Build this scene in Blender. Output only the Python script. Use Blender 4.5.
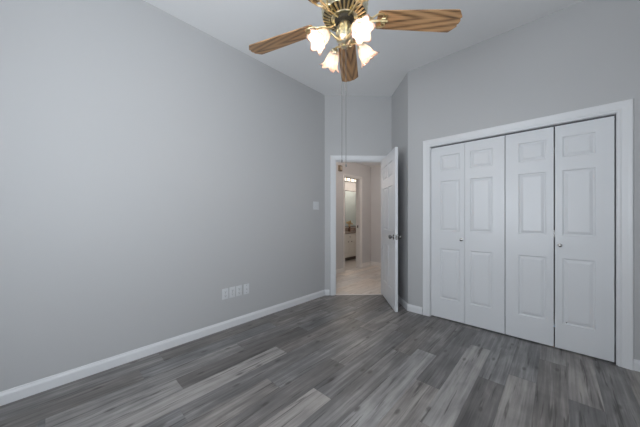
import bpy, bmesh, math, random
from mathutils import Vector, Matrix
for o in list(bpy.data.objects): bpy.data.objects.remove(o, do_unlink=True)
S = bpy.context.scene
COL = S.collection
PI = math.pi
sin, cos = math.sin, math.cos

# ------------------------------------------------------------------ camera
CX, CY = 0.7300, 0.6840          # camera right axis in plan; forward axis is (-CY, CX)
FPX = 252.7
cam_d = bpy.data.cameras.new('camera'); cam = bpy.data.objects.new('camera', cam_d); COL.objects.link(cam)
cam_d.sensor_width = 36; cam_d.lens = FPX/640*36
cam_d.shift_y = 3.0/640; cam_d.clip_start = .02
cam.location = (0, 0, 1.2)
cam.rotation_euler = (PI/2, 0, math.atan2(CY, CX))
S.camera = cam
def c2w(X, d): return (CX*X - CY*d, CY*X + CX*d)   # metres right of / ahead of the lens -> plan

# ------------------------------------------------------------------ light
W = bpy.data.worlds.new('world'); S.world = W; W.use_nodes = True
bg = W.node_tree.nodes['Background']; bg.inputs[0].default_value = (.62, .78, 1, 1); bg.inputs[1].default_value = .6
def area(name, loc, rot, sx, sy, power, col):
    l = bpy.data.lights.new(name, 'AREA'); l.shape = 'RECTANGLE'; l.size = sx; l.size_y = sy
    l.energy = power; l.color = col
    o = bpy.data.objects.new(name, l); COL.objects.link(o); o.location = loc; o.rotation_euler = rot
    return o
XR, YB, XL, YC, HC = .905, -.93, -2.583, 3.123, 3.05
area('daylight_right', (XR+.16, -.1, 1.55), (0, PI/2, 0), 1.35, 1.3, 30, (.86, .93, 1))
area('up_fill_right', (XR+.85, -.1, .75), (0, PI/2+math.radians(52), 0), 1.6, 2.2, 66, (.90, .95, 1))  # added upward fill outside the window, brightens ceiling and upper left wall
area('daylight_back', (-.75, YB-.16, 1.55), (PI/2, 0, 0), 1.4, 1.35, 36, (.86, .93, 1))
area('up_fill_back', (-.75, YB-.85, .75), (PI/2+math.radians(52), 0, 0), 2.2, 1.6, 85, (.90, .95, 1))  # second added fill, tilted up to lift the ceiling and closet wall
S.view_settings.view_transform = 'Standard'; S.view_settings.look = 'None'
S.view_settings.gamma = 1; S.view_settings.use_curve_mapping = False
S.view_settings.exposure = .08
SHADE_W, HALL_W, BATH_W = 2.7, 9.5, 17

# ------------------------------------------------------------------ materials
def newmat(name, col=(.8,.8,.8), rough=.5, metal=0, spec=.5):
    m = bpy.data.materials.new(name); m.use_nodes = True
    b = m.node_tree.nodes['Principled BSDF']
    b.inputs['Base Color'].default_value = (*col, 1); b.inputs['Roughness'].default_value = rough
    b.inputs['Metallic'].default_value = metal; b.inputs['Specular IOR Level'].default_value = spec
    return m
def N(m, t, **kw):
    n = m.node_tree.nodes.new(t)
    for k, v in kw.items(): setattr(n, k, v)
    return n
def L(m, a, b): m.node_tree.links.new(a, b)
def bsdf(m): return m.node_tree.nodes['Principled BSDF']
def bump(m, h, strength=.2, dist=.002):
    b = N(m, 'ShaderNodeBump'); b.inputs['Strength'].default_value = strength; b.inputs['Distance'].default_value = dist
    L(m, h, b.inputs['Height']); L(m, b.outputs[0], bsdf(m).inputs['Normal'])
def noisy(m, scale, a, b, detail=4, stretch=None, bumpy=0):
    """base colour varies softly between a and b"""
    tc = N(m, 'ShaderNodeTexCoord'); v = tc.outputs['Object']
    if stretch:
        mp = N(m, 'ShaderNodeMapping'); mp.inputs['Scale'].default_value = stretch; L(m, v, mp.inputs[0]); v = mp.outputs[0]
    n = N(m, 'ShaderNodeTexNoise'); n.inputs['Scale'].default_value = scale; n.inputs['Detail'].default_value = detail
    L(m, v, n.inputs['Vector'])
    r = N(m, 'ShaderNodeValToRGB'); r.color_ramp.elements[0].position = .3; r.color_ramp.elements[1].position = .7
    r.color_ramp.elements[0].color = (*a, 1); r.color_ramp.elements[1].color = (*b, 1)
    L(m, n.outputs[0], r.inputs[0]); L(m, r.outputs[0], bsdf(m).inputs['Base Color'])
    if bumpy: bump(m, n.outputs[0], bumpy)
    return m
def orange_peel(m, s=.08):
    tc = N(m, 'ShaderNodeTexCoord'); n = N(m, 'ShaderNodeTexNoise'); n.inputs['Scale'].default_value = 160
    L(m, tc.outputs['Object'], n.inputs['Vector']); bump(m, n.outputs[0], s, .001); return m

M = {}
M['wall'] = orange_peel(newmat('wall_paint', (.51,.51,.512), .62))
M['ceiling'] = orange_peel(newmat('ceiling_paint', (.84,.84,.84), .8))
M['trim'] = newmat('trim_paint', (.75,.755,.765), .35)
M['door'] = newmat('door_paint', (.735,.745,.76), .33)
M['hallwall'] = orange_peel(newmat('hall_paint', (.60,.575,.56), .6))
M['halltrim'] = newmat('hall_trim', (.76,.72,.68), .4)
M['dark'] = newmat('closet_dark', (.12,.12,.13), .9)
M['nickel'] = newmat('satin_nickel', (.55,.54,.52), .25, 1)
M['brass'] = noisy(newmat('antique_brass', rough=.32, metal=1), 40, (.62,.47,.22), (.93,.80,.52))
M['paleb'] = noisy(newmat('pale_brass', rough=.3, metal=1), 60, (.62,.55,.36), (.93,.88,.70))
M['slot'] = newmat('vent_shadow', (.03,.022,.012), .7)
M['plate'] = newmat('plate_plastic', (.68,.69,.70), .4)
M['hole'] = newmat('socket_hole', (.02,.02,.02), .6)
M['scuff'] = newmat('scuff', (.05,.045,.04), .7)
M['counter'] = noisy(newmat('stone_counter', rough=.25), 60, (.13,.095,.075), (.33,.26,.21))
M['cab'] = newmat('cabinet_paint', (.74,.71,.66), .4)
M['kick'] = newmat('kick', (.10,.075,.06), .6)
M['mirror'] = newmat('mirror', (.66,.76,.76), .03, 1)
M['mframe'] = newmat('mirror_frame', (.12,.10,.09), .4)
M['chime'] = noisy(newmat('chime_plastic', rough=.5), 30, (.09,.065,.04), (.17,.125,.08))
M['tan'] = newmat('tan_plastic', (.42,.35,.27), .5)
M['straw'] = noisy(newmat('dried_flower', rough=.8), 90, (.32,.18,.07), (.75,.55,.25))
M['vase'] = newmat('vase_glaze', (.16,.08,.05), .3)
def thin_glass():
    m = bpy.data.materials.new('window_glass'); m.use_nodes = True; nt = m.node_tree; nt.nodes.clear()
    t = nt.nodes.new('ShaderNodeBsdfTransparent'); g = nt.nodes.new('ShaderNodeBsdfGlossy'); g.inputs['Roughness'].default_value = .02
    x = nt.nodes.new('ShaderNodeMixShader'); x.inputs[0].default_value = .06
    nt.links.new(t.outputs[0], x.inputs[1]); nt.links.new(g.outputs[0], x.inputs[2])
    o = nt.nodes.new('ShaderNodeOutputMaterial'); nt.links.new(x.outputs[0], o.inputs[0]); return m
M['glass_win'] = thin_glass()

def emis(name, col, s):
    m = bpy.data.materials.new(name); m.use_nodes = True; nt = m.node_tree; nt.nodes.clear()
    e = nt.nodes.new('ShaderNodeEmission'); e.inputs[0].default_value = (*col, 1); e.inputs[1].default_value = s
    o = nt.nodes.new('ShaderNodeOutputMaterial'); nt.links.new(e.outputs[0], o.inputs[0]); return m
M['bulb'] = emis('bulb_glow', (1,.93,.82), 9)
M['vbulb'] = emis('vanity_bulb_glow', (1,.93,.84), 7)
def shade_mat():
    m = bpy.data.materials.new('frosted_shade'); m.use_nodes = True; nt = m.node_tree; nt.nodes.clear()
    tc = nt.nodes.new('ShaderNodeTexCoord')
    sp = nt.nodes.new('ShaderNodeSeparateXYZ'); nt.links.new(tc.outputs['Object'], sp.inputs[0])
    mr = nt.nodes.new('ShaderNodeMapRange'); mr.inputs[1].default_value = .045; mr.inputs[2].default_value = .115
    nt.links.new(sp.outputs[2], mr.inputs[0])
    mc = nt.nodes.new('ShaderNodeMixRGB'); mc.inputs[1].default_value = (.74,.65,.58,1); mc.inputs[2].default_value = (.70,.47,.39,1)
    nt.links.new(mr.outputs[0], mc.inputs[0])
    t = nt.nodes.new('ShaderNodeBsdfTranslucent'); d = nt.nodes.new('ShaderNodeBsdfDiffuse')
    nt.links.new(mc.outputs[0], t.inputs[0]); nt.links.new(mc.outputs[0], d.inputs[0])
    g = nt.nodes.new('ShaderNodeBsdfGlossy'); g.inputs['Roughness'].default_value = .25
    a = nt.nodes.new('ShaderNodeMixShader'); a.inputs[0].default_value = .35
    nt.links.new(t.outputs[0], a.inputs[1]); nt.links.new(d.outputs[0], a.inputs[2])
    b = nt.nodes.new('ShaderNodeMixShader'); b.inputs[0].default_value = .06
    nt.links.new(a.outputs[0], b.inputs[1]); nt.links.new(g.outputs[0], b.inputs[2])
    o = nt.nodes.new('ShaderNodeOutputMaterial'); nt.links.new(b.outputs[0], o.inputs[0]); return m
M['shade'] = shade_mat()

def plank_mat(name, c_dark, c_mid, c_light, c_streak, rough):
    """planks: per-plank tone from the mesh, streaky grain and knots procedurally"""
    m = newmat(name, rough=rough)
    at = N(m, 'ShaderNodeAttribute', attribute_name='plank')      # r tone, g grain offset, b hue
    sep = N(m, 'ShaderNodeSeparateColor'); L(m, at.outputs['Color'], sep.inputs[0])
    tc = N(m, 'ShaderNodeTexCoord')
    off = N(m, 'ShaderNodeCombineXYZ')
    mul = N(m, 'ShaderNodeMath', operation='MULTIPLY'); mul.inputs[1].default_value = 40; L(m, sep.outputs[1], mul.inputs[0])
    L(m, mul.outputs[0], off.inputs[2])
    add = N(m, 'ShaderNodeVectorMath', operation='ADD'); L(m, tc.outputs['Object'], add.inputs[0]); L(m, off.outputs[0], add.inputs[1])
    def grain(sc, scale, det, dist=0):
        mp = N(m, 'ShaderNodeMapping'); mp.inputs['Scale'].default_value = sc; L(m, add.outputs[0], mp.inputs[0])
        n = N(m, 'ShaderNodeTexNoise'); n.inputs['Scale'].default_value = scale; n.inputs['Detail'].default_value = det
        n.inputs['Distortion'].default_value = dist; L(m, mp.outputs[0], n.inputs['Vector']); return n.outputs[0]
    g1 = grain((17, .8, 1), 1.6, 6, .6)
    g2 = grain((48, 1.6, 1), 1.8, 6, .3)
    g3 = grain((7, 3.2, 1), 1.3, 5, .4)
    def mad(a, k, b):
        n = N(m, 'ShaderNodeMath', operation='MULTIPLY_ADD'); L(m, a, n.inputs[0]); n.inputs[1].default_value = k
        if isinstance(b, (int, float)): n.inputs[2].default_value = b
        else: L(m, b, n.inputs[2])
        return n.outputs[0]
    v = mad(sep.outputs[0], 1.0, -1.145)
    v = mad(g1, 1.0, v); v = mad(g2, .62, v); v = mad(g3, .75, v)
    r = N(m, 'ShaderNodeValToRGB'); e = r.color_ramp.elements
    e[0].position = .0; e[0].color = (*c_dark, 1); e[1].position = 1; e[1].color = (*c_light, 1)
    k = e.new(.5); k.color = (*c_mid, 1)
    L(m, v, r.inputs[0])
    # dark cracks along the grain
    g4 = grain((30, 1.5, 1), 1.5, 3, .5)
    cr = N(m, 'ShaderNodeMapRange'); cr.inputs[1].default_value = .60; cr.inputs[2].default_value = .68; L(m, g4, cr.inputs[0])
    mx = N(m, 'ShaderNodeMixRGB'); mx.inputs[2].default_value = (*c_streak, 1)
    cs = N(m, 'ShaderNodeMath', operation='MULTIPLY'); cs.inputs[1].default_value = .7; L(m, cr.outputs[0], cs.inputs[0])
    L(m, cs.outputs[0], mx.inputs[0]); L(m, r.outputs[0], mx.inputs[1])
    # knots
    mp = N(m, 'ShaderNodeMapping'); mp.inputs['Scale'].default_value = (3.6, 1.5, 1); L(m, add.outputs[0], mp.inputs[0])
    vo = N(m, 'ShaderNodeTexVoronoi', voronoi_dimensions='2D'); vo.inputs['Scale'].default_value = 1.3; L(m, mp.outputs[0], vo.inputs['Vector'])
    kn = N(m, 'ShaderNodeMapRange'); kn.inputs[1].default_value = .03; kn.inputs[2].default_value = .075
    kn.inputs[3].default_value = .6; kn.inputs[4].default_value = 0; L(m, vo.outputs['Distance'], kn.inputs[0])
    m2 = N(m, 'ShaderNodeMixRGB'); m2.inputs[2].default_value = (*c_streak, 1); L(m, kn.outputs[0], m2.inputs[0]); L(m, mx.outputs[0], m2.inputs[1])
    # warm / cool drift between planks
    m3 = N(m, 'ShaderNodeMixRGB', blend_type='MULTIPLY'); m3.inputs[2].default_value = (1.06, .99, .93, 1)
    L(m, sep.outputs[2], m3.inputs[0]); L(m, m2.outputs[0], m3.inputs[1])
    L(m, m3.outputs[0], bsdf(m).inputs['Base Color'])
    bump(m, g2, .12, .001)
    return m
M['floor'] = plank_mat('grey_plank', (.075,.073,.075), (.175,.172,.173), (.38,.373,.368), (.045,.04,.038), .42)
M['hallfloor'] = plank_mat('beige_plank', (.45,.41,.375), (.60,.56,.52), (.76,.72,.68), (.40,.34,.29), .4)

def wood():
    m = newmat('oak_blade', rough=.32)
    tc = N(m, 'ShaderNodeTexCoord')
    mp = N(m, 'ShaderNodeMapping'); mp.inputs['Scale'].default_value = (1.5, 9, 1); L(m, tc.outputs['Object'], mp.inputs[0])
    n = N(m, 'ShaderNodeTexNoise'); n.inputs['Scale'].default_value = 3; n.inputs['Detail'].default_value = 3; L(m, tc.outputs['Object'], n.inputs['Vector'])
    w = N(m, 'ShaderNodeTexWave', wave_type='RINGS', rings_direction='Y'); w.inputs['Scale'].default_value = 1.5
    w.inputs['Distortion'].default_value = 2.4; w.inputs['Detail'].default_value = 3; w.inputs['Detail Scale'].default_value = 1.2
    # parabola-like cathedral: y^2 pushed along x
    sp = N(m, 'ShaderNodeSeparateXYZ'); L(m, tc.outputs['Object'], sp.inputs[0])
    y1 = N(m, 'ShaderNodeMath', operation='ADD'); y1.inputs[1].default_value = .018; L(m, sp.outputs[1], y1.inputs[0])
    y2 = N(m, 'ShaderNodeMath', operation='ABSOLUTE'); L(m, y1.outputs[0], y2.inputs[0])
    ad = N(m, 'ShaderNodeMath', operation='MULTIPLY_ADD'); L(m, y2.outputs[0], ad.inputs[0]); ad.inputs[1].default_value = 5.5; 
    L(m, sp.outputs[0], ad.inputs[2])
    cb = N(m, 'ShaderNodeCombineXYZ'); L(m, ad.outputs[0], cb.inputs[0]); 
    w.wave_type = 'BANDS'; w.bands_direction = 'X'; L(m, cb.outputs[0], w.inputs['Vector'])
    s = N(m, 'ShaderNodeTexNoise'); s.inputs['Scale'].default_value = 22; s.inputs['Detail'].default_value = 5
    mp.inputs['Scale'].default_value = (.35, 7, 1); L(m, mp.outputs[0], s.inputs['Vector'])
    r = N(m, 'ShaderNodeValToRGB'); e = r.color_ramp.elements
    e[0].position = .22; e[0].color = (.085,.042,.018,1); e[1].position = .68; e[1].color = (.48,.28,.135,1)
    k = e.new(.4); k.color = (.32,.18,.085,1)
    mix = N(m, 'ShaderNodeMixRGB'); mix.inputs[0].default_value = .62; L(m, w.outputs[0], mix.inputs[1]); L(m, s.outputs[0], mix.inputs[2])
    L(m, mix.outputs[0], r.inputs[0]); L(m, r.outputs[0], bsdf(m).inputs['Base Color']); return m
M['oak'] = wood()

# ------------------------------------------------------------------ helpers
def tag(o, label=None, cat=None, group=None, kind=None):
    if label: o['label'] = label
    if cat: o['category'] = cat
    if group: o['group'] = group
    if kind: o['kind'] = kind
    return o
def obj(name, bm, mat, parent=None, smooth=False, loc=None, rot=None):
    bmesh.ops.recalc_face_normals(bm, faces=bm.faces)
    me = bpy.data.meshes.new(name); bm.to_mesh(me); bm.free()
    if mat: me.materials.append(mat)
    if smooth:
        for p in me.polygons: p.use_smooth = True
        me.set_sharp_from_angle(angle=math.radians(40)) if hasattr(me, 'set_sharp_from_angle') else None
    o = bpy.data.objects.new(name, me); COL.objects.link(o)
    if parent: o.parent = parent
    if loc: o.location = loc
    if rot: o.rotation_euler = rot
    return o
def struct(name, bm, mat, label, cat='wall', **k):
    return tag(obj(name, bm, mat, **k), label, cat, kind='structure')
def empty(name, loc, rz=0):
    o = bpy.data.objects.new(name, None); COL.objects.link(o); o.location = loc; o.rotation_euler = (0,0,rz); o.empty_display_size = .05; return o
def box(bm, x0, x1, y0, y1, z0, z1, mat=None):
    vs = [bm.verts.new(Vector((x,y,z))) for x in (x0,x1) for y in (y0,y1) for z in (z0,z1)]
    if mat is not None:
        for v in vs: v.co = mat @ v.co
    for f in ((0,1,3,2),(4,6,7,5),(0,4,5,1),(2,3,7,6),(0,2,6,4),(1,5,7,3)): bm.faces.new([vs[i] for i in f])
    return vs
def bev(bm, w=.003, seg=2):
    bmesh.ops.bevel(bm, geom=bm.edges[:], offset=w, segments=seg, affect='EDGES', profile=.6)
def bbox(x0,x1,y0,y1,z0,z1, w=.003):
    bm = bmesh.new(); box(bm, x0,x1,y0,y1,z0,z1); bev(bm, w); return bm
def prism(bm, pts, z0, z1):
    a = [bm.verts.new((x,y,z0)) for x,y in pts]; b = [bm.verts.new((x,y,z1)) for x,y in pts]
    n = len(pts)
    bm.faces.new(a[::-1]); bm.faces.new(b)
    for i in range(n): bm.faces.new((a[i], a[(i+1)%n], b[(i+1)%n], b[i]))
def lathe(prof, seg=32, bm=None, mat=None):
    bm = bm or bmesh.new(); rings = []
    for r, z in prof:
        if r < 1e-5: rings.append([bm.verts.new((0,0,z))])
        else: rings.append([bm.verts.new((r*cos(2*PI*i/seg), r*sin(2*PI*i/seg), z)) for i in range(seg)])
    for a, b in zip(rings, rings[1:]):
        for i in range(seg):
            j = (i+1) % seg
            if len(a) == 1 and len(b) == 1: continue
            if len(a) == 1: bm.faces.new((a[0], b[i], b[j]))
            elif len(b) == 1: bm.faces.new((a[i], a[j], b[0]))
            else: bm.faces.new((a[i], a[j], b[j], b[i]))
    if mat is not None:
        for rg in rings:
            for v in rg: v.co = mat @ v.co
    return bm
def tube(pts, r, seg=8, bm=None, caps=True):
    bm = bm or bmesh.new(); pts = [Vector(p) for p in pts]; rings = []
    up = Vector((.123,.3,.95)).normalized()
    for i, p in enumerate(pts):
        t = (pts[min(i+1,len(pts)-1)] - pts[max(i-1,0)]).normalized()
        a = t.cross(up); a = a.normalized() if a.length > 1e-3 else t.orthogonal().normalized()
        b = t.cross(a)
        rr = r[i] if isinstance(r, (list,tuple)) else r
        rings.append([bm.verts.new(p + rr*(cos(2*PI*k/seg)*a + sin(2*PI*k/seg)*b)) for k in range(seg)])
    for A, B in zip(rings, rings[1:]):
        for k in range(seg): bm.faces.new((A[k], A[(k+1)%seg], B[(k+1)%seg], B[k]))
    if caps: bm.faces.new(rings[0]); bm.faces.new(rings[-1][::-1])
    return bm
def xf(bm, mat):
    for v in bm.verts: v.co = mat @ v.co
    return bm

# ------------------------------------------------------------------ plan of the room
Lc = Vector((XL, 2.862)); Dc = Vector((-1.853, 3.587)); Cc = Vector((-1.386, YC))
es = (Dc-Lc).normalized(); nn = Vector((es.y, -es.x))            # along the door wall / into the room
def dw(s, n): p = Lc + es*s + nn*n; return (p.x, p.y)
DLEN = (Dc-Lc).length
T = .115
S0, S1, DH = .155, .905, 2.066                                     # bedroom door opening
# left wall
bm = bmesh.new(); prism(bm, [(XL, YB-T), (XL, Lc.y), (XL-T*.42, Lc.y+T*.9), (XL-T, Lc.y+T*.3), (XL-T, YB-T)], 0, HC)
struct('wall_left', bm, M['wall'], 'long plain pale grey wall on the left')
bm = bmesh.new()
for a, b, z0, z1 in ((0, S0-.0, 0, HC), (S1, DLEN, 0, HC), (S0, S1, DH+.0, HC)):
    prism(bm, [dw(a,0), dw(b,0), dw(b,-T), dw(a,-T)], z0, z1)
struct('wall_angled', bm, M['wall'], 'short grey wall holding the open doorway to the hall')
rn = (Cc-Dc).normalized(); rp = Vector((-rn.y, rn.x))
bm = bmesh.new(); prism(bm, [tuple(Dc), tuple(Cc), tuple(Cc+Vector((.05,T))), tuple(Dc+rp*T+rn*-.02)], 0, HC)
struct('wall_return', bm, M['wall'], 'narrow grey return wall behind the open door')
OX0, OX1, OH = -1.115, .357, 2.040                                  # closet opening
bm = bmesh.new()
for a, b, z0, z1 in ((Cc.x, OX0, 0, HC), (OX1, XR+T, 0, HC), (OX0, OX1, OH, HC)):
    box(bm, a, b, YC, YC+T, z0, z1)
struct('wall_front', bm, M['wall'], 'grey wall around the closet opening')
# window walls behind the camera
bm = bmesh.new()
wy0, wy1, wz0, wz1 = -.78, .58, .85, 2.25
for y0,y1,z0,z1 in ((YB-T,wy0,0,HC),(wy1,YC,0,HC),(wy0,wy1,0,wz0),(wy0,wy1,wz1,HC)): box(bm, XR, XR+T, y0, y1, z0, z1)
struct('wall_right', bm, M['wall'], 'grey wall with a window, to the right behind the viewer')
bm = bmesh.new(); bx0, bx1 = -1.5, 0.0
for x0,x1,z0,z1 in ((XL,bx0,0,HC),(bx1,XR,0,HC),(bx0,bx1,0,wz0),(bx0,bx1,wz1,HC)): box(bm, x0, x1, YB-T, YB, z0, z1)
struct('wall_back', bm, M['wall'], 'grey wall with a window behind the viewer')
def window(name, cx, cy, rz, w, label):
    e = empty(name, (cx, cy, wz0), rz); tag(e, label, 'window', kind='structure')
    h = wz1-wz0; bm = bmesh.new()
    for a,b,c,d in ((-w/2,w/2,0,.05),(-w/2,w/2,h-.05,h),(-w/2,-w/2+.05,.05,h-.05),(w/2-.05,w/2,.05,h-.05),(-w/2+.05,w/2-.05,h/2-.02,h/2+.02)): box(bm, a,b,-.03,.03,c,d)
    obj('window_frame', bm, M['trim'], e)
    bm = bmesh.new(); box(bm, -w/2+.05, w/2-.05, -.003, .003, .05, h-.05); obj('pane', bm, M['glass_win'], e)
window('window_1', XR+.05, (wy0+wy1)/2, PI/2, wy1-wy0, 'white framed sash window in the right wall')
window('window_2', (bx0+bx1)/2, YB-.05, 0, bx1-bx0, 'white framed sash window in the back wall')

bm = bmesh.new(); prism(bm, [(XL-.05, YB-T), (XR+T, YB-T), (XR+T, YC+T*.5), (Cc.x+.03, YC+T*.5), (Dc.x+.02, Dc.y+.06), (XL-.05, Lc.y+.02)], HC, HC+.06)
struct('ceiling', bm, M['ceiling'], 'plain pale grey flat ceiling above the fan', 'ceiling')

# floor planks -----------------------------------------------------
def plank_floor(name, x0, x1, y0, y1, w, ln, mat, seed, cuts, label, over=(), z=0, spread=.33, base=.33, start=None):
    start = x0 if start is None else start; rnd = random.Random(seed); bm = bmesh.new()
    cl = bm.loops.layers.float_color.new('plank'); g = .0011
    cells = []
    nrow = int((x1-x0)/w)+2
    for i in range(nrow):
        a = start + i*w; b = a+w
        o = rnd.random()*ln; y = y0 - o
        while y < y1:
            cells.append((a, b, y, y+ln, base + rnd.random()*spread - (.10 if rnd.random() < .2 else 0), rnd.random(), rnd.random())); y += ln
    def put(a,b,c,d,t,s,h):
        b0, d0 = min(b, x1), min(d, y1); a0, c0 = max(a, x0), max(c, y0)
        if b0-a0 < .004 or d0-c0 < .004: return
        vs = [bm.verts.new(p) for p in ((a0+g,c0+g,z),(b0-g,c0+g,z),(b0-g,d0-g,z),(a0+g,d0-g,z))]
        f = bm.faces.new(vs)
        for l in f.loops: l[cl] = (t, s, h, 1)
        low = [bm.verts.new(p) for p in ((a0,c0,z-.0012),(b0,c0,z-.0012),(b0,d0,z-.0012),(a0,d0,z-.0012))]
        for k in range(4):
            f = bm.faces.new((vs[k], low[k], low[(k+1)%4], vs[(k+1)%4]))
            for l in f.loops: l[cl] = (t-.14, s, h, 1)
    for (a,b,c,d,t,s,h) in cells:
        segs = [(c,d)]
        for (ox, oy0, oy1, ot) in over:                      # keep clear of the planks laid by hand
            if not (a <= ox < b): continue
            ns = []
            for (c2,d2) in segs:
                if d2 <= oy0 or c2 >= oy1: ns.append((c2,d2)); continue
                if c2 < oy0: ns.append((c2,oy0))
                if d2 > oy1: ns.append((oy1,d2))
            segs = ns
        for (c2,d2) in segs: put(a,b,c2,d2,t,s,h)
    for (ox, oy0, oy1, ot) in over:                          # a plank seen in the photograph: its middle, its two ends, its tone
        a = start + math.floor((ox-start)/w)*w
        put(a, a+w, oy0, oy1, .46+(ot-.46)*.88, (ox*7.31+oy0*3.7) % 1, (oy1*5.3) % 1)
    for co, no in cuts:
        bmesh.ops.bisect_plane(bm, geom=bm.verts[:]+bm.edges[:]+bm.faces[:], plane_co=co, plane_no=no, clear_outer=True)
    me = bpy.data.meshes.new(name); bm.to_mesh(me); bm.free(); me.materials.append(mat)
    o = bpy.data.objects.new(name, me); COL.objects.link(o)
    return tag(o, label, 'floor', kind='structure')
Lv = Vector((*dw(0, -.0), 0)); nv = Vector((nn.x, nn.y, 0))
OVER = [(-2.47,-.57,.65,.50),(-2.47,.65,1.87,.32),(-2.14,-.02,1.203,.62),(-1.97,-.59,.633,.70),(-1.97,.633,1.85,.22),(-1.81,.20,1.425,.82),(-1.81,1.425,2.64,.42),
    (-1.65,.55,1.77,.40),(-1.48,-.12,1.1,.60),(-1.48,1.1,2.3,.45),(-1.32,.4,1.62,.34),(-1.16,.04,1.262,.86),(-1.16,1.262,2.48,.42),(-1.0,.9,2.12,.5),(-.84,1.06,2.28,.78),(-.84,2.28,3.5,.42),
    (-.68,.62,1.846,.68),(-.68,1.846,3.07,.30),(-.51,1.48,2.70,.80),(-.51,.26,1.48,.66),(-.35,1.0,2.2,.24),(-.35,2.2,3.4,.5),(-.19,1.17,2.39,.74),(-.19,2.39,3.6,.52),
    (-.03,1.6,2.82,.46),(.14,2.33,3.55,.66),(.14,1.1,2.33,.40),(.30,1.9,3.1,.50)]
plank_floor('floor', XL-.01, XR+.01, YB-.01, 3.75, .1625, 1.22, M['floor'], 11, [(Lv, -nv)], 'grey wood-look plank floor of the bedroom', OVER, start=-2.7065)
plank_floor('floor_hall', -3.42, -1.0, 2.4, 5.6, .15, .92, M['hallfloor'], 5, [(Lv, nv)], 'light beige plank floor of the hall beyond the door', spread=.35, base=.4)

# baseboards --------------------------------------------------------
BP = [(0,0),(.013,0),(.013,.058),(.011,.066),(.007,.074),(.005,.083),(0,.085)]
def offs(path, d):
    out = []
    for i, p in enumerate(path):
        p = Vector(p); ns = []
        if i > 0: e = (p-Vector(path[i-1])).normalized(); ns.append(Vector((e.y,-e.x)))
        if i < len(path)-1: e = (Vector(path[i+1])-p).normalized(); ns.append(Vector((e.y,-e.x)))
        n = sum(ns, Vector((0,0))).normalized(); k = 1/max(n.dot(ns[0]), .3)
        out.append(p + n*d*k)
    return out
def baseboard(name, path, label, mat='trim', prof=BP):
    bm = bmesh.new(); rows = []
    for t, z in prof: rows.append([bm.verts.new((q.x, q.y, z)) for q in offs(path, t)])
    for a, b in zip(rows, rows[1:]):
        for i in range(len(path)-1): bm.faces.new((a[i], a[i+1], b[i+1], b[i]))
    for e in (0, -1): bm.faces.new([r[e] for r in rows])
    return struct(name, bm, M[mat], label, 'baseboard')
baseboard('baseboard_left', [(XL, YB), tuple(Lc), dw(S0-.082, 0)], 'white baseboard running along the long left wall')
baseboard('baseboard_return', [dw(S1+.082, 0), tuple(Dc), tuple(Cc), (OX0-.086, YC)], 'white baseboard behind the open door, up to the closet casing')
baseboard('baseboard_right', [(OX1+.08, YC), (XR, YC), (XR, YB), (XL, YB)], 'white baseboard to the right of the closet')

# casings -----------------------------------------------------------
CP = [(0,0),(.0,.010),(.010,.012),(.014,.009),(.020,.013),(.050,.016),(.066,.019),(.074,.019),(.078,.012),(.080,0)]
def casing(name, ox, oy, ax, n, x0, x1, h, mat, label, w=1, off=0.0):
    """mitred door casing; ax = unit vector along the wall, n = unit normal towards the viewer"""
    bm = bmesh.new(); rows = []
    for u, t in CP:
        u *= w; r = []
        for a, z in ((x0-u, off), (x0-u, h+u), (x1+u, h+u), (x1+u, off)):
            r.append(bm.verts.new((ox+ax[0]*a+n[0]*t, oy+ax[1]*a+n[1]*t, z)))
        rows.append(r)
    for a, b in zip(rows, rows[1:]):
        for i in range(3): bm.faces.new((a[i], a[i+1], b[i+1], b[i]))
    return struct(name, bm, M[mat], label, 'door casing')
def jamb(name, ox, oy, ax, n, x0, x1, h, t, mat, label, th=.018, stop=None):
    """lining of an opening through a wall of thickness t"""
    bm = bmesh.new(); R = Matrix(((ax[0], n[0], 0, ox), (ax[1], n[1], 0, oy), (0,0,1,0), (0,0,0,1)))
    box(bm, x0, x0+th, -t, 0, 0, h, R); box(bm, x1-th, x1, -t, 0, 0, h, R); box(bm, x0+th, x1-th, -t, 0, h-th, h, R)
    if stop:
        a, b = stop
        box(bm, x0+th, x0+th+.01, a, b, 0, h-th, R); box(bm, x1-th-.01, x1-th, a, b, 0, h-th, R); box(bm, x0+th+.01, x1-th-.01, a, b, h-th-.01, h-th, R)
    return struct(name, bm, M[mat], label, 'door frame')
casing('trim_1', 0, YC, (1,0), (0,-1), OX0, OX1, OH, 'trim', 'white moulded casing around the closet doors', 1.03)
bm = bmesh.new(); box(bm, OX0-.0, OX0+.006, YC+.002, YC+T, 0, OH); box(bm, OX1-.006, OX1, YC+.002, YC+T, 0, OH); box(bm, OX0+.006, OX1-.006, YC+.002, YC+T, OH-.006, OH)
struct('trim_2', bm, M['trim'], 'white jamb lining inside the closet opening', 'door frame')
casing('trim_3', Lc.x, Lc.y, es, nn, S0, S1, DH-.002, 'trim', 'white moulded casing around the doorway to the hall', .86)
jamb('trim_4', Lc.x, Lc.y, es, nn, S0-.0, S1, DH, T, 'trim', 'white door frame of the doorway to the hall', .012, (-.075,-.04))
# threshold strip
bm = bmesh.new(); prism(bm, [dw(S0+.012,-.0), dw(S1-.012,-.0), dw(S1-.012,-.03), dw(S0+.012,-.03)], 0, .004)
struct('trim_5', bm, M['halltrim'], 'thin pale threshold strip in the hall doorway', 'threshold')
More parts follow.
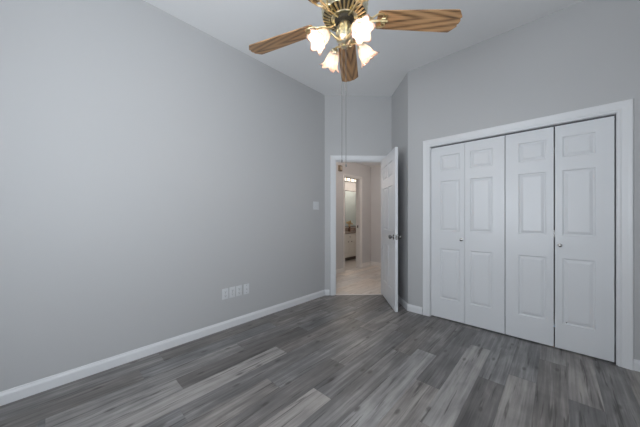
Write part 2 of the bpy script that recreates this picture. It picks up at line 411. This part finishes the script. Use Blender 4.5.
# closet interior
bm = bmesh.new()
box(bm, OX0-.15, OX1+.15, YC+.66, YC+.70, 0, 2.5); box(bm, OX0-.19, OX0-.15, YC+T, YC+.70, 0, 2.5); box(bm, OX1+.15, OX1+.19, YC+T, YC+.70, 0, 2.5); box(bm, OX0-.19, OX1+.19, YC+T, YC+.7, 2.5, 2.54)
struct('wall_closet', bm, M['wall'], 'inside walls of the closet behind the folding doors')
bm = bmesh.new(); box(bm, OX0+.01, OX1-.01, YC+.035, YC+.06, OH-.03, OH-.006)
struct('trim_6', bm, M['dark'], 'dark folding door track under the closet head', 'door track')

# ------------------------------------------------------------------ moulded doors
def door_mesh(Wd, H, th, cols, rows, y_front=0):
    """local: x 0..Wd, z 0..H, front face at y=0 looking to -y, back at y=th"""
    bm = bmesh.new()
    xs = [0]+[c for p in cols for c in p]+[Wd]; zs = [0]+[c for p in rows for c in p]+[H]
    for side in (0, 1):
        y0 = 0 if side == 0 else th; sg = 1 if side == 0 else -1
        def P(x, z, d): return bm.verts.new((x, y0+sg*d, z))
        for i in range(len(xs)-1):
            for j in range(len(zs)-1):
                a, b, c, d = xs[i], xs[i+1], zs[j], zs[j+1]
                if i % 2 == 1 and j % 2 == 1:
                    prev = [P(a,c,0),P(b,c,0),P(b,d,0),P(a,d,0)]
                    for ins, dep in ((.004,.0055),(.009,.0085),(.014,.0085),(.034,.0015),(.036,.001)):
                        cur = [P(a+ins,c+ins,dep),P(b-ins,c+ins,dep),P(b-ins,d-ins,dep),P(a+ins,d-ins,dep)]
                        for k in range(4): bm.faces.new((prev[k], prev[(k+1)%4], cur[(k+1)%4], cur[k]))
                        prev = cur
                    bm.faces.new(prev)
                else:
                    bm.faces.new((P(a,c,0),P(b,c,0),P(b,d,0),P(a,d,0)))
    for i in range(len(xs)-1):
        for z in (0, H): bm.faces.new([bm.verts.new(p) for p in ((xs[i],0,z),(xs[i+1],0,z),(xs[i+1],th,z),(xs[i],th,z))])
    for j in range(len(zs)-1):
        for x in (0, Wd): bm.faces.new([bm.verts.new(p) for p in ((x,0,zs[j]),(x,0,zs[j+1]),(x,th,zs[j+1]),(x,th,zs[j]))])
    bmesh.ops.remove_doubles(bm, verts=bm.verts, dist=.0002)
    return bm
KN = [(0,0),(.016,0),(.016,.003),(.007,.006),(.006,.018),(.012,.022),(.0155,.028),(.014,.034),(.008,.038),(0,.039)]
# closet leaves: wide stile at the outside, narrow stile at the fold
ZR = [(.24,.825),(1.03,1.615),(1.73,1.915)]
LW = (OX1-OX0-.012-.012)/4
fold = ['leftmost white folding closet door leaf, small knob at its right edge', 'second closet door leaf from the left, plain with no knob',
        'third closet door leaf from the left, dark gap on its right side', 'rightmost closet door leaf, round knob and a small scuff near the bottom']
for i in range(4):
    x0 = OX0+.009+i*LW+(.004 if i > 1 else 0)+(.004 if i == 3 else 0)
    outer_left = i in (0, 2)
    wd = LW-(.0022, .0022, .005, .0075)[i]
    a, b = (.104, wd-.050) if outer_left else (.050, wd-.104)
    e = empty(f'door_{i+2}', (x0, YC+.018, .012)); tag(e, fold[i], 'closet door', kind='structure')
    zr = [(p-.012, q-.012) for p, q in ZR]
    sl = obj('door_leaf', door_mesh(wd, 2.007, .033, [(a,b)], zr), M['door'], e)
    if i in (0, 3):
        kx = wd-.030 if i == 0 else .032
        k = obj('door_knob', lathe(KN, 24), M['nickel'], e, True, (kx, 0, .93), (PI/2, 0, 0)); k['label'] = 'satin nickel knob'
    if i == 3:
        bm = bmesh.new(); box(bm, .072, .080, -.0008, .002, .243, .247); box(bm, .074,.077,-.0008,.002,.238,.243); s = obj('scuff_mark', bm, M['scuff'], e)
    if i == 2:
        for z in (.25, 1.0, 1.75):
            h = tube([(wd+.003, .012, z), (wd+.003, .012, z+.06)], .003, 8); obj('hinge', h, M['nickel'], e, True)
    # pivot pins at the jamb
    if i in (0,3):
        px = .03 if i == 0 else wd-.03
        obj('pivot_pin', tube([(px,.016,-.012),(px,.016,.0)], .006), M['nickel'], e)

# open six panel door
OPEN = math.radians(87)
hx, hy = dw(S1+.008, .004)
Wd = .738
# local x along the leaf from the hinge, local -y is the face seen from the left
closed = math.atan2(-es.y, -es.x)          # pointing from hinge to latch when shut
ang = closed + OPEN                        # rotates towards the room
e = empty('door_1', (hx, hy, .012), ang); tag(e, 'open white six-panel bedroom door leading to the hall', 'door', kind='structure')
leaf = door_mesh(Wd, 2.052, .035, [(.11, .325), (.397, .612)], [(.24,.80),(1.0,1.60),(1.72,1.92)])
xf(leaf, Matrix.Translation((0, 0, 0)))
# keep the leaf on the opening side of its hinge line
test = Vector((cos(ang+PI/2), sin(ang+PI/2)))
sgn = 1 if test.dot(es) < 0 else -1
if sgn < 0: xf(leaf, Matrix.Translation((0,-.035,0)))
ys = (0,.035) if sgn > 0 else (-.035, 0)
obj('door_leaf', leaf, M['door'], e)
ROSE = [(0,0),(.032,0),(.031,.006),(.013,.010),(.011,.026),(.020,.032),(.027,.042),(.026,.054),(.017,.062),(0,.064)]
M['chain'] = newmat('chain_metal', (.14,.135,.13), .5, .3)
M['knobm'] = newmat('pewter_knob', (.30,.29,.28), .25, 1)
for sd, y in ((-1, ys[0]), (1, ys[1])):
    k = obj('door_knob', lathe(ROSE, 28), M['knobm'], e, True, (Wd-.062, y, .93), (PI/2 if sd < 0 else -PI/2, 0, 0)); k['label'] = 'dark pewter round knob'
obj('latch_plate', bbox(Wd-.001, Wd+.0012, (ys[0]+ys[1])/2-.012, (ys[0]+ys[1])/2+.012, .90, .96, .0004), M['nickel'], e)
for z in (.2, 1.0, 1.8): obj('hinge', tube([(-.004, 0, z), (-.004, 0, z+.09)], .006), M['nickel'], e, True)

# ------------------------------------------------------------------ wall plates
def plate_root(name, y, z, label, cat, group=None):
    e = empty(name, (XL, y, z)); tag(e, label, cat, group); return e
def plate_body(e, w, h):
    return obj('cover_plate', bbox(0, .006, -w/2, w/2, -h/2, h/2, .0025), M['plate'], e, True)
olabels = ['electrical outlet with two sockets, leftmost of the four wall plates on left wall', 'second wall plate from the left, white duplex electrical outlet', 'third wall plate from the left, white duplex electrical outlet']
for y, lb in zip((1.276, 1.356, 1.436), olabels):
    e = plate_root('wall_outlet', y, .375, lb, 'outlet', 'wall plates low on the left wall'); plate_body(e, .069, .115)
    for dz in (-.0205, .0205):
        f = obj('socket_face', bbox(.005, .0085, -.0165, .0165, dz-.0145, dz+.0145, .002), M['plate'], e, True)
        bm = bmesh.new()
        box(bm, .0080, .0089, -.008, -.0055, dz-.002, dz+.008); box(bm, .0080, .0089, .0055, .008, dz-.002, dz+.008)
        lathe([(0,.0089),(.003,.0089),(.003,.008)], 10, bm, Matrix.Translation((0,0,dz-.007)) @ Matrix.Rotation(PI/2, 4, 'Y'))
        obj('slots', bm, M['hole'], f)
    obj('screw', lathe([(0,.0015),(.003,.001),(.003,0)], 10), M['nickel'], e, True, (.006,0,0), (0,PI/2,0))
e = plate_root('cable_plate', 1.527, .375, 'white cable jack plate, rightmost of the four plates low on left wall', 'wall plate', 'wall plates low on the left wall')
plate_body(e, .069, .115)
obj('cable_jack', lathe([(0,.008),(.003,.008),(.0045,.006),(.0045,0)], 12), M['nickel'], e, True, (.006,0,0), (0,PI/2,0))
for dz in (-.042,.042): obj('screw', lathe([(0,.0015),(.003,.001),(.003,0)], 10), M['nickel'], e, True, (.006,0,dz), (0,PI/2,0))
e = plate_root('light_switch', 2.668, 1.36, 'white double light switch plate on left wall beside the doorway', 'light switch')
plate_body(e, .118, .118)
for dy in (-.023, .023):
    bm = bmesh.new(); box(bm, .005, .008, dy-.006, dy+.006, -.013, .013); obj('switch_slot', bm, M['plate'], e)
    bm = bmesh.new(); box(bm, 0, .013, -.0045, .0045, -.006, .006); bev(bm, .001); xf(bm, Matrix.Translation((.006,dy,0)) @ Matrix.Rotation(-.5, 4, 'Y')); obj('toggle', bm, M['plate'], e)

# ------------------------------------------------------------------ ceiling fan
FX, FY = c2w(.135, 1.398)
fan = empty('ceiling_fan', (FX, FY, HC), math.atan2(CY, CX))      # local x = viewer's right, local y = away from viewer
tag(fan, 'oak and brass ceiling fan with four lit frosted tulip lamps', 'ceiling fan')
def Z(z): return z-HC
obj('canopy', lathe([(0,Z(3.05)),(.07,Z(3.05)),(.07,Z(3.04)),(.062,Z(3.015)),(.035,Z(2.985)),(.018,Z(2.975)),(0,Z(2.975))], 40), M['brass'], fan, True)
obj('downrod', tube([(0,0,Z(2.98)),(0,0,Z(2.47))], .0125, 16), M['brass'], fan, True)
mh = obj('motor_housing', lathe([(0,Z(2.50)),(.03,Z(2.50)),(.045,Z(2.475)),(.085,Z(2.462)),(.105,Z(2.445)),(.112,Z(2.43)),(.110,Z(2.422)),(.120,Z(2.412)),(.1275,Z(2.39)),(.1275,Z(2.360)),(.123,Z(2.352)),(.1275,Z(2.340)),(.125,Z(2.315)),(.119,Z(2.303)),(.074,Z(2.291)),(.070,Z(2.286)),(.060,Z(2.287)),(0,Z(2.287))], 56), M['paleb'], fan, True)
# band of embossed beads round the housing
bm = bmesh.new()
for k in range(28):
    a = 2*PI*k/28
    bmesh.ops.create_icosphere(bm, subdivisions=1, radius=.0075, matrix=Matrix.Translation((.126*cos(a), .126*sin(a), Z(2.375))) @ Matrix.Diagonal((1,1,1.7,1)))
obj('beaded_band', bm, M['brass'], mh, True)
# dark vented cone and its brass ribs
bm = lathe([(.1180,Z(2.3030)),(.1180,Z(2.3020)),(.0750,Z(2.2895)),(.0750,Z(2.2905))], 56)
obj('vent_ring', bm, M['slot'], mh)
bm = bmesh.new()
for k in range(30):
    a = 2*PI*k/30
    R = Matrix.Rotation(a, 4, 'Z')
    p0, p1 = Vector((.077,0,Z(2.2885))), Vector((.1175,0,Z(2.3010)))
    d = (p1-p0); L_ = d.length; mid = (p0+p1)/2
    m4 = R @ Matrix.Translation(mid) @ Matrix.Rotation(-math.atan2(d.z, d.x), 4, 'Y')
    box(bm, -L_/2, L_/2, -.0047, .0047, -.003, .002, m4)
obj('vent_ribs', bm, M['brass'], mh)
obj('flywheel', lathe([(0,Z(2.290)),(.052,Z(2.290)),(.054,Z(2.284)),(.050,Z(2.272)),(.042,Z(2.268)),(0,Z(2.268))], 40), M['slot'], fan, True)
# blades
BZ = 2.292
BA = (80.5, 1.5, -66, -136, -205)
def blade_outline():
    r0, r1 = .180, .665
    pts = [(r0,-.050),(r0+.012,-.056)]
    pts += [(.30,-.060),(.45,-.0655),(.60,-.070),(.628,-.0705),(.634,-.067),(.662,-.034),(.664,-.027),(.6595,-.023),(.6595,-.017),(.665,-.012),(.666,0)]
    top = [(x,-y) for x, y in pts[::-1][1:]]
    return [(x if x < .25 else .25+(x-.25)*.955, y*.95) for x, y in pts+top]
for i in range(5):
    a = math.radians(BA[i])
    bm = bmesh.new(); ol = blade_outline(); h = .0028
    up_ = [bm.verts.new((x,y,h)) for x,y in ol]; dn = [bm.verts.new((x,y,-h)) for x,y in ol]
    bm.faces.new(up_); bm.faces.new(dn[::-1])
    for k in range(len(ol)): bm.faces.new((up_[k], dn[k], dn[(k+1)%len(ol)], up_[(k+1)%len(ol)]))
    b = obj('fan_blade', bm, M['oak'], fan)
    b.rotation_euler = (0,0,0)
    b.matrix_local = Matrix.Translation((0,0,Z(BZ))) @ Matrix.Rotation(a, 4, 'Z') @ Matrix.Rotation(math.radians(-10), 4, 'X')
    # scrolled brass iron under the blade root
    bm = bmesh.new()
    tube([(.045,0,-.012),(.08,0,-.016),(.12,0,-.014),(.16,0,-.008),(.20,0,-.006)], [.006,.006,.006,.007,.006], 8, bm)
    for sgn2 in (-1, 1):
        tube([(.13,0,-.010),(.15,sgn2*.018,-.009),(.175,sgn2*.036,-.007),(.205,sgn2*.040,-.006),(.228,sgn2*.030,-.006),(.225,sgn2*.014,-.006),(.205,sgn2*.012,-.006)], .005, 7, bm)
        tube([(.10,0,-.014),(.115,sgn2*.016,-.012),(.14,sgn2*.024,-.010),(.155,sgn2*.012,-.010)], .0045, 7, bm)
    for px, py in ((.235,0),(.212,-.03),(.212,.03)):
        lathe([(0,-.009),(.005,-.008),(.006,-.003)], 10, bm, Matrix.Translation((px,py,0)))
    tube([(.20,0,-.006),(.24,0,-.006)], [.010,.007], 8, bm)
    obj('blade_iron', bm, M['brass'], b, True)
# light kit
KZ = 2.165
obj('switch_housing', lathe([(0,Z(2.268)),(.030,Z(2.268)),(.034,Z(2.262)),(.034,Z(2.250)),(.042,Z(2.245)),(.045,Z(2.235)),(.043,Z(2.20)),(.046,Z(2.192)),(.044,Z(2.178)),(.030,Z(2.162)),(.022,Z(2.152)),(.012,Z(2.147)),(.014,Z(2.138)),(.006,Z(2.130)),(0,Z(2.128))], 40), M['paleb'], fan, True)
bm = bmesh.new()
for k in range(14):
    a = 2*PI*k/14
    bmesh.ops.create_icosphere(bm, subdivisions=1, radius=.006, matrix=Matrix.Translation((.0435*cos(a), .0435*sin(a), Z(2.218))) @ Matrix.Diagonal((1,1,2,1)))
obj('embossed_band', bm, M['brass'], fan, True)
def shade_bm():
    bm = bmesh.new(); n = 60
    K = .84
    prof = [(.021,0,0),(.026,.006,0),(.034,.020,0),(.041,.038,.01),(.0435,.055,.03),(.044,.070,.07),(.048,.084,.12),(.058,.098,.15),(.068,.107,.16)]
    rings = []
    for r, z, am in prof:
        rg = []
        for i in range(n):
            t = 2*PI*i/n; w = cos(6*t)
            rr = K*r*(1+am*w) + (.0035 if z < .01 else 0); zz = K*(z + am*.05*w - am*.02)
            rg.append(bm.verts.new((rr*cos(t), rr*sin(t), zz)))
        rings.append(rg)
    for a, b in zip(rings, rings[1:]):
        for i in range(n): bm.faces.new((a[i], a[(i+1)%n], b[(i+1)%n], b[i]))
    return bm
TILT = math.radians(44)          # below the horizontal
for i in range(4):
    a = math.radians(26 + 90*i)
    ca, sa = cos(a), sin(a)
    def P(r, z): return (r*ca, r*sa, Z(z))
    arm = obj('lamp_arm', tube([P(.030,2.165),P(.055,2.172),P(.078,2.186),P(.094,2.190),P(.104,2.180)], [.007,.006,.0055,.0055,.006], 10), M['brass'], fan, True)
    ax = Vector((ca*cos(TILT), sa*cos(TILT), -sin(TILT)))
    q = Vector((0,0,1)).rotation_difference(ax).to_matrix().to_4x4()
    base = Vector(P(.102, 2.183))
    sk = obj('lamp_socket', lathe([(0,-.006),(.012,-.006),(.020,.0),(.0245,.008),(.0245,.020),(.021,.022),(0,.022)], 24), M['paleb'], fan, True)
    sk.matrix_local = Matrix.Translation(base) @ q
    sh = obj('lamp_shade', shade_bm(), M['shade'], fan, True); sh.matrix_local = Matrix.Translation(base + ax*.012) @ q
    so = sh.modifiers.new('thickness', 'SOLIDIFY'); so.thickness = .0018
    bl = obj('bulb', lathe([(0,.020),(.010,.020),(.011,.032),(.018,.046),(.020,.058),(.016,.070),(.008,.077),(0,.078)], 20), M['bulb'], fan, True)
    bl.matrix_local = Matrix.Translation(base) @ q; bl['label'] = 'glowing warm bulb'
    l = bpy.data.lights.new('bulb_light', 'POINT'); l.energy = SHADE_W; l.color = (1,.86,.70); l.shadow_soft_size = .02
    lo = bpy.data.objects.new('bulb_light', l); COL.objects.link(lo); lo.parent = fan; lo.location = base + ax*.085
# pull chains (bead chain drawn as a fine beaded string)
for X, z1 in ((-.0145, 1.515), (.008, 1.490)):
    c = obj('pull_chain', tube([(X, -.006, Z(2.175)), (X, -.006, Z(z1))], .0016, 6), M['chain'], fan)
    obj('chain_pull', lathe([(0,0),(.002,0),(.004,-.004),(.0055,-.010),(.004,-.016),(0,-.018)], 12), M['chain'], c, True, (X, -.006, Z(z1)))

# ------------------------------------------------------------------ hall
HX, HY, HH = -3.38, 5.45, 2.44
bm = bmesh.new(); by0, by1, bh = 4.395, 5.0, 2.085
for a,b,z0,z1 in ((2.2, by0, 0, HH), (by1, 7.1, 0, HH), (by0, by1, bh, HH)): box(bm, HX-.12, HX, a, b, z0, z1)
struct('wall_hall_left', bm, M['hallwall'], 'beige hall wall with the bathroom doorway')
bm = bmesh.new(); box(bm, HX, -1.0, HY, HY+.1, 0, HH)
struct('wall_hall_far', bm, M['hallwall'], 'beige wall at the far end of the hall')
bm = bmesh.new(); box(bm, HX, XL-T-.002, 2.2, 2.3, 0, HH); struct('wall_hall_near', bm, M['hallwall'], 'beige wall closing the near end of the hall')
bm = bmesh.new(); box(bm, -1.1, -1.0, 3.95, HY, 0, HH); struct('wall_hall_right', bm, M['hallwall'], 'beige wall at the right side of the hall')
bm = bmesh.new(); box(bm, -1.75, -1.0, 3.85, 3.95, 0, HH); struct('wall_hall_front', bm, M['hallwall'], 'beige hall wall backing on to the closet')
bm = bmesh.new(); prism(bm, [(HX-.1, 2.2), (XL-T-.01, 2.2), (XL-T-.01, Lc.y+.05), dw(0,-T-.01), dw(DLEN+.1,-T-.01), (-1.0, 3.9), (-1.0, HY), (HX-.1, HY)], HH, HH+.05)
struct('ceiling_hall', bm, M['ceiling'], 'low ceiling of the hall beyond the door', 'ceiling')
baseboard('baseboard_hall_left', [(HX, 2.3), (HX, by0-.05)][::1], 'white baseboard left of the bathroom doorway', 'halltrim')
baseboard('baseboard_hall_far', [(HX, by1+.05), (HX, HY), (-1.1, HY)], 'white baseboard around the far corner of the hall', 'halltrim')
casing('trim_7', HX, 0, (0,1), (1,0), by0, by1, bh, 'halltrim', 'cream casing around the bathroom doorway', .62)
jamb('trim_8', HX, 0, (0,1), (1,0), by0, by1, bh, .12, 'halltrim', 'cream frame lining the bathroom doorway', .012)
bm = bmesh.new(); box(bm, HX-.085, HX-.05, by1-.0135, by1-.0118, .93, .99); tag(obj('strike_plate', bm, M['scuff']), 'dark strike plate on the jamb of the bathroom doorway', 'strike plate')
# chime on the hall wall
e = empty('door_chime', (HX, 4.215, 2.225)); tag(e, 'small tan door chime high on the hall wall, seen through the doorway', 'door chime')
obj('chime_case', bbox(0, .045, -.05, .05, -.06, .06, .008), M['chime'], e, True)
obj('chime_cover', bbox(.044, .052, -.030, .034, -.040, .040, .003), M['tan'], e, True)
# added unseen sconce that lights the hall, just left of the doorway view
e = empty('added_hall_sconce', (HX, 3.55, 1.93)); tag(e, 'added frosted sconce, unseen, lighting the hall from left of the bathroom', 'wall sconce')
obj('back_plate', bbox(0, .012, -.04, .04, -.06, .06, .004), M['nickel'], e, True)
obj('arm', tube([(.01,0,-.02),(.05,0,-.03),(.08,0,-.01)], .006), M['nickel'], e, True)
obj('shade', lathe([(.02,-.015),(.045,.0),(.055,.05),(.058,.11)], 28), M['shade'], e, True, (.08,0,-.005))
obj('bulb', lathe([(0,0),(.012,.0),(.02,.03),(.012,.06),(0,.064)], 16), M['bulb'], e, True, (.08,0,0))
l = bpy.data.lights.new('sconce_fill', 'POINT'); l.energy = HALL_W; l.color = (1,.92,.87); l.shadow_soft_size = .05
lo = bpy.data.objects.new('sconce_fill', l); COL.objects.link(lo); lo.parent = e; lo.location = (.08, 0, .12)
# added flush ceiling lamp, out of view, that brightens the hall
e = empty('added_hall_lamp', (-2.05, 4.55, HH)); tag(e, 'added round frosted ceiling lamp, out of view, lighting the hall', 'ceiling lamp')
obj('base_ring', lathe([(0,0),(.14,0),(.14,-.02),(.12,-.025),(0,-.025)], 32), M['nickel'], e, True)
obj('diffuser', lathe([(.12,-.022),(.115,-.05),(.07,-.075),(0,-.085)], 32), M['shade'], e, True)
l = bpy.data.lights.new('hall_fill', 'POINT'); l.energy = HALL_W*1.2; l.color = (1,.93,.885); l.shadow_soft_size = .1
lo = bpy.data.objects.new('hall_fill', l); COL.objects.link(lo); lo.parent = e; lo.location = (0, 0, -.2)

# ------------------------------------------------------------------ bathroom
VX, VB = -4.12, -4.65
bm = bmesh.new(); box(bm, VB-.1, VB, 4.1, 7.1, 0, HH); struct('wall_bathroom_back', bm, M['hallwall'], 'bathroom wall carrying the mirror')
bm = bmesh.new(); box(bm, VB, HX-.12, 4.1, 4.2, 0, HH); box(bm, VB, HX-.12, 7.0, 7.1, 0, HH); struct('wall_bathroom_side', bm, M['hallwall'], 'side walls of the bathroom')
bm = bmesh.new(); box(bm, VB-.1, HX-.1, 4.1, 7.1, HH, HH+.05); struct('ceiling_bathroom', bm, M['ceiling'], 'bathroom ceiling', 'ceiling')
bm = bmesh.new(); box(bm, VB-.1, HX-.02, 4.1, 7.1, -.02, -.001); struct('floor_bathroom', bm, M['hallfloor'], 'beige bathroom floor', 'floor')
v = empty('vanity_cabinet', (VX, 5.27, 0)); tag(v, 'cream bathroom vanity cabinet seen through two doorways', 'cabinet')
obj('cabinet_body', bbox(-.5, -.02, 0, 1.32, .09, .735, .002), M['cab'], v)
bm = bmesh.new(); box(bm, -.5, -.07, 0, 1.32, 0, .09); obj('toe_kick', bm, M['kick'], v)
CK = [(0,0),(.008,0),(.006,.010),(.014,.018),(.013,.026),(0,.029)]
for u in (0, .66):
    d = obj('drawer', bbox(-.02, 0, u+.03, u+.585, .575, .715, .003), M['cab'], v)
    obj('knob', lathe(CK, 14), M['knobm'], d, True, (0, u+.305, .645), (0,PI/2,0))
    for a, b, k in ((u+.03, u+.303, u+.235), (u+.312, u+.585, u+.38)):
        dr = door_mesh(b-a, .44, .02, [(.045, b-a-.045)], [(.05,.39)])
        xf(dr, Matrix(((0,-1,0,0),(1,0,0,a),(0,0,1,.115),(0,0,0,1))))
        dr = obj('cabinet_door', dr, M['cab'], v)
        obj('knob', lathe(CK, 14), M['knobm'], dr, True, (0, k, .515), (0,PI/2,0))
ct = empty('stone_countertop', (VX, 5.27, .735)); tag(ct, 'brown speckled stone top on the bathroom vanity', 'countertop')
obj('slab', bbox(-.53, .02, -.01, 1.34, 0, .035, .004), M['counter'], ct)
obj('backsplash', bbox(-.528, -.508, -.01, 1.34, .035, .12, .003), M['counter'], ct)
mr = empty('bathroom_mirror', (VB, 6.2, 1.42)); tag(mr, 'large dark-edged mirror above the bathroom vanity', 'mirror')
bm = bmesh.new(); box(bm, .002, .012, -.72, .72, -.52, .55); obj('mirror_glass', bm, M['mirror'], mr)
bm = bmesh.new()
for a,b,c,d in ((-.74,.74,.55,.57),(-.74,.74,-.54,-.52),(-.74,-.72,-.52,.55),(.72,.74,-.52,.55)): box(bm, .002, .018, a, b, c, d)
obj('mirror_frame', bm, M['mframe'], mr)
vl = empty('vanity_light', (VB, 6.2, 2.325)); tag(vl, 'bright row of globe bulbs above the bathroom mirror', 'vanity light')
obj('light_bar', bbox(.001, .05, -.62, .62, -.06, .06, .006), M['nickel'], vl)
for k in range(6):
    y = -.54+.21*k
    s = obj('bulb_socket', lathe([(.02,0),(.026,.01),(.018,.03),(0,.03)], 16), M['brass'], vl, True, (.05, y, 0), (0,PI/2,0))
    bm = bmesh.new(); bmesh.ops.create_uvsphere(bm, u_segments=20, v_segments=12, radius=.034)
    b = obj('globe_bulb', bm, M['vbulb'], vl, True, (.115, y, 0)); b['label'] = 'glowing globe bulb'
l = bpy.data.lights.new('vanity_glow', 'AREA'); l.shape = 'RECTANGLE'; l.size = .2; l.size_y = 1.2; l.energy = BATH_W; l.color = (1,.90,.80)
lo = bpy.data.objects.new('vanity_glow', l); COL.objects.link(lo); lo.parent = vl; lo.location = (.2, 0, -.03); lo.rotation_euler = (0, -PI/2-.0, 0)
# dried flowers in a dark vase
fl = empty('dried_flower_vase', (-4.43, 6.0, .771)); tag(fl, 'dark vase of golden dried flowers on the vanity top', 'flower vase')
obj('vase', lathe([(0,0),(.032,0),(.042,.03),(.045,.06),(.030,.10),(.024,.115),(.030,.125),(0,.120)], 24), M['vase'], fl, True)
rnd = random.Random(3); bm = bmesh.new(); st = bmesh.new()
for k in range(26):
    a = rnd.random()*2*PI; r = rnd.random()**.5*.085; z = .17+rnd.random()*.13
    p = Vector((r*cos(a), r*sin(a), z))
    bmesh.ops.create_icosphere(bm, subdivisions=1, radius=.014+.012*rnd.random(), matrix=Matrix.Translation(p) @ Matrix.Diagonal((1,1,.75,1)))
    tube([(r*.1*cos(a), r*.1*sin(a), .11), (r*.6*cos(a), r*.6*sin(a), .11+(z-.11)*.6), p], .0015, 5, st)
obj('flower_heads', bm, M['straw'], fl); obj('stems', st, M['straw'], fl)
bt = empty('soap_bottle', (-4.30, 6.12, .771)); tag(bt, 'small brown pump bottle right of the dried flowers', 'bottle')
obj('bottle_body', lathe([(0,0),(.028,0),(.030,.01),(.030,.085),(.022,.10),(.012,.106),(0,.108)], 20), M['vase'], bt, True)
obj('pump', tube([(0,0,.106),(0,0,.135),(.03,0,.137)], .005), M['mframe'], bt, True)
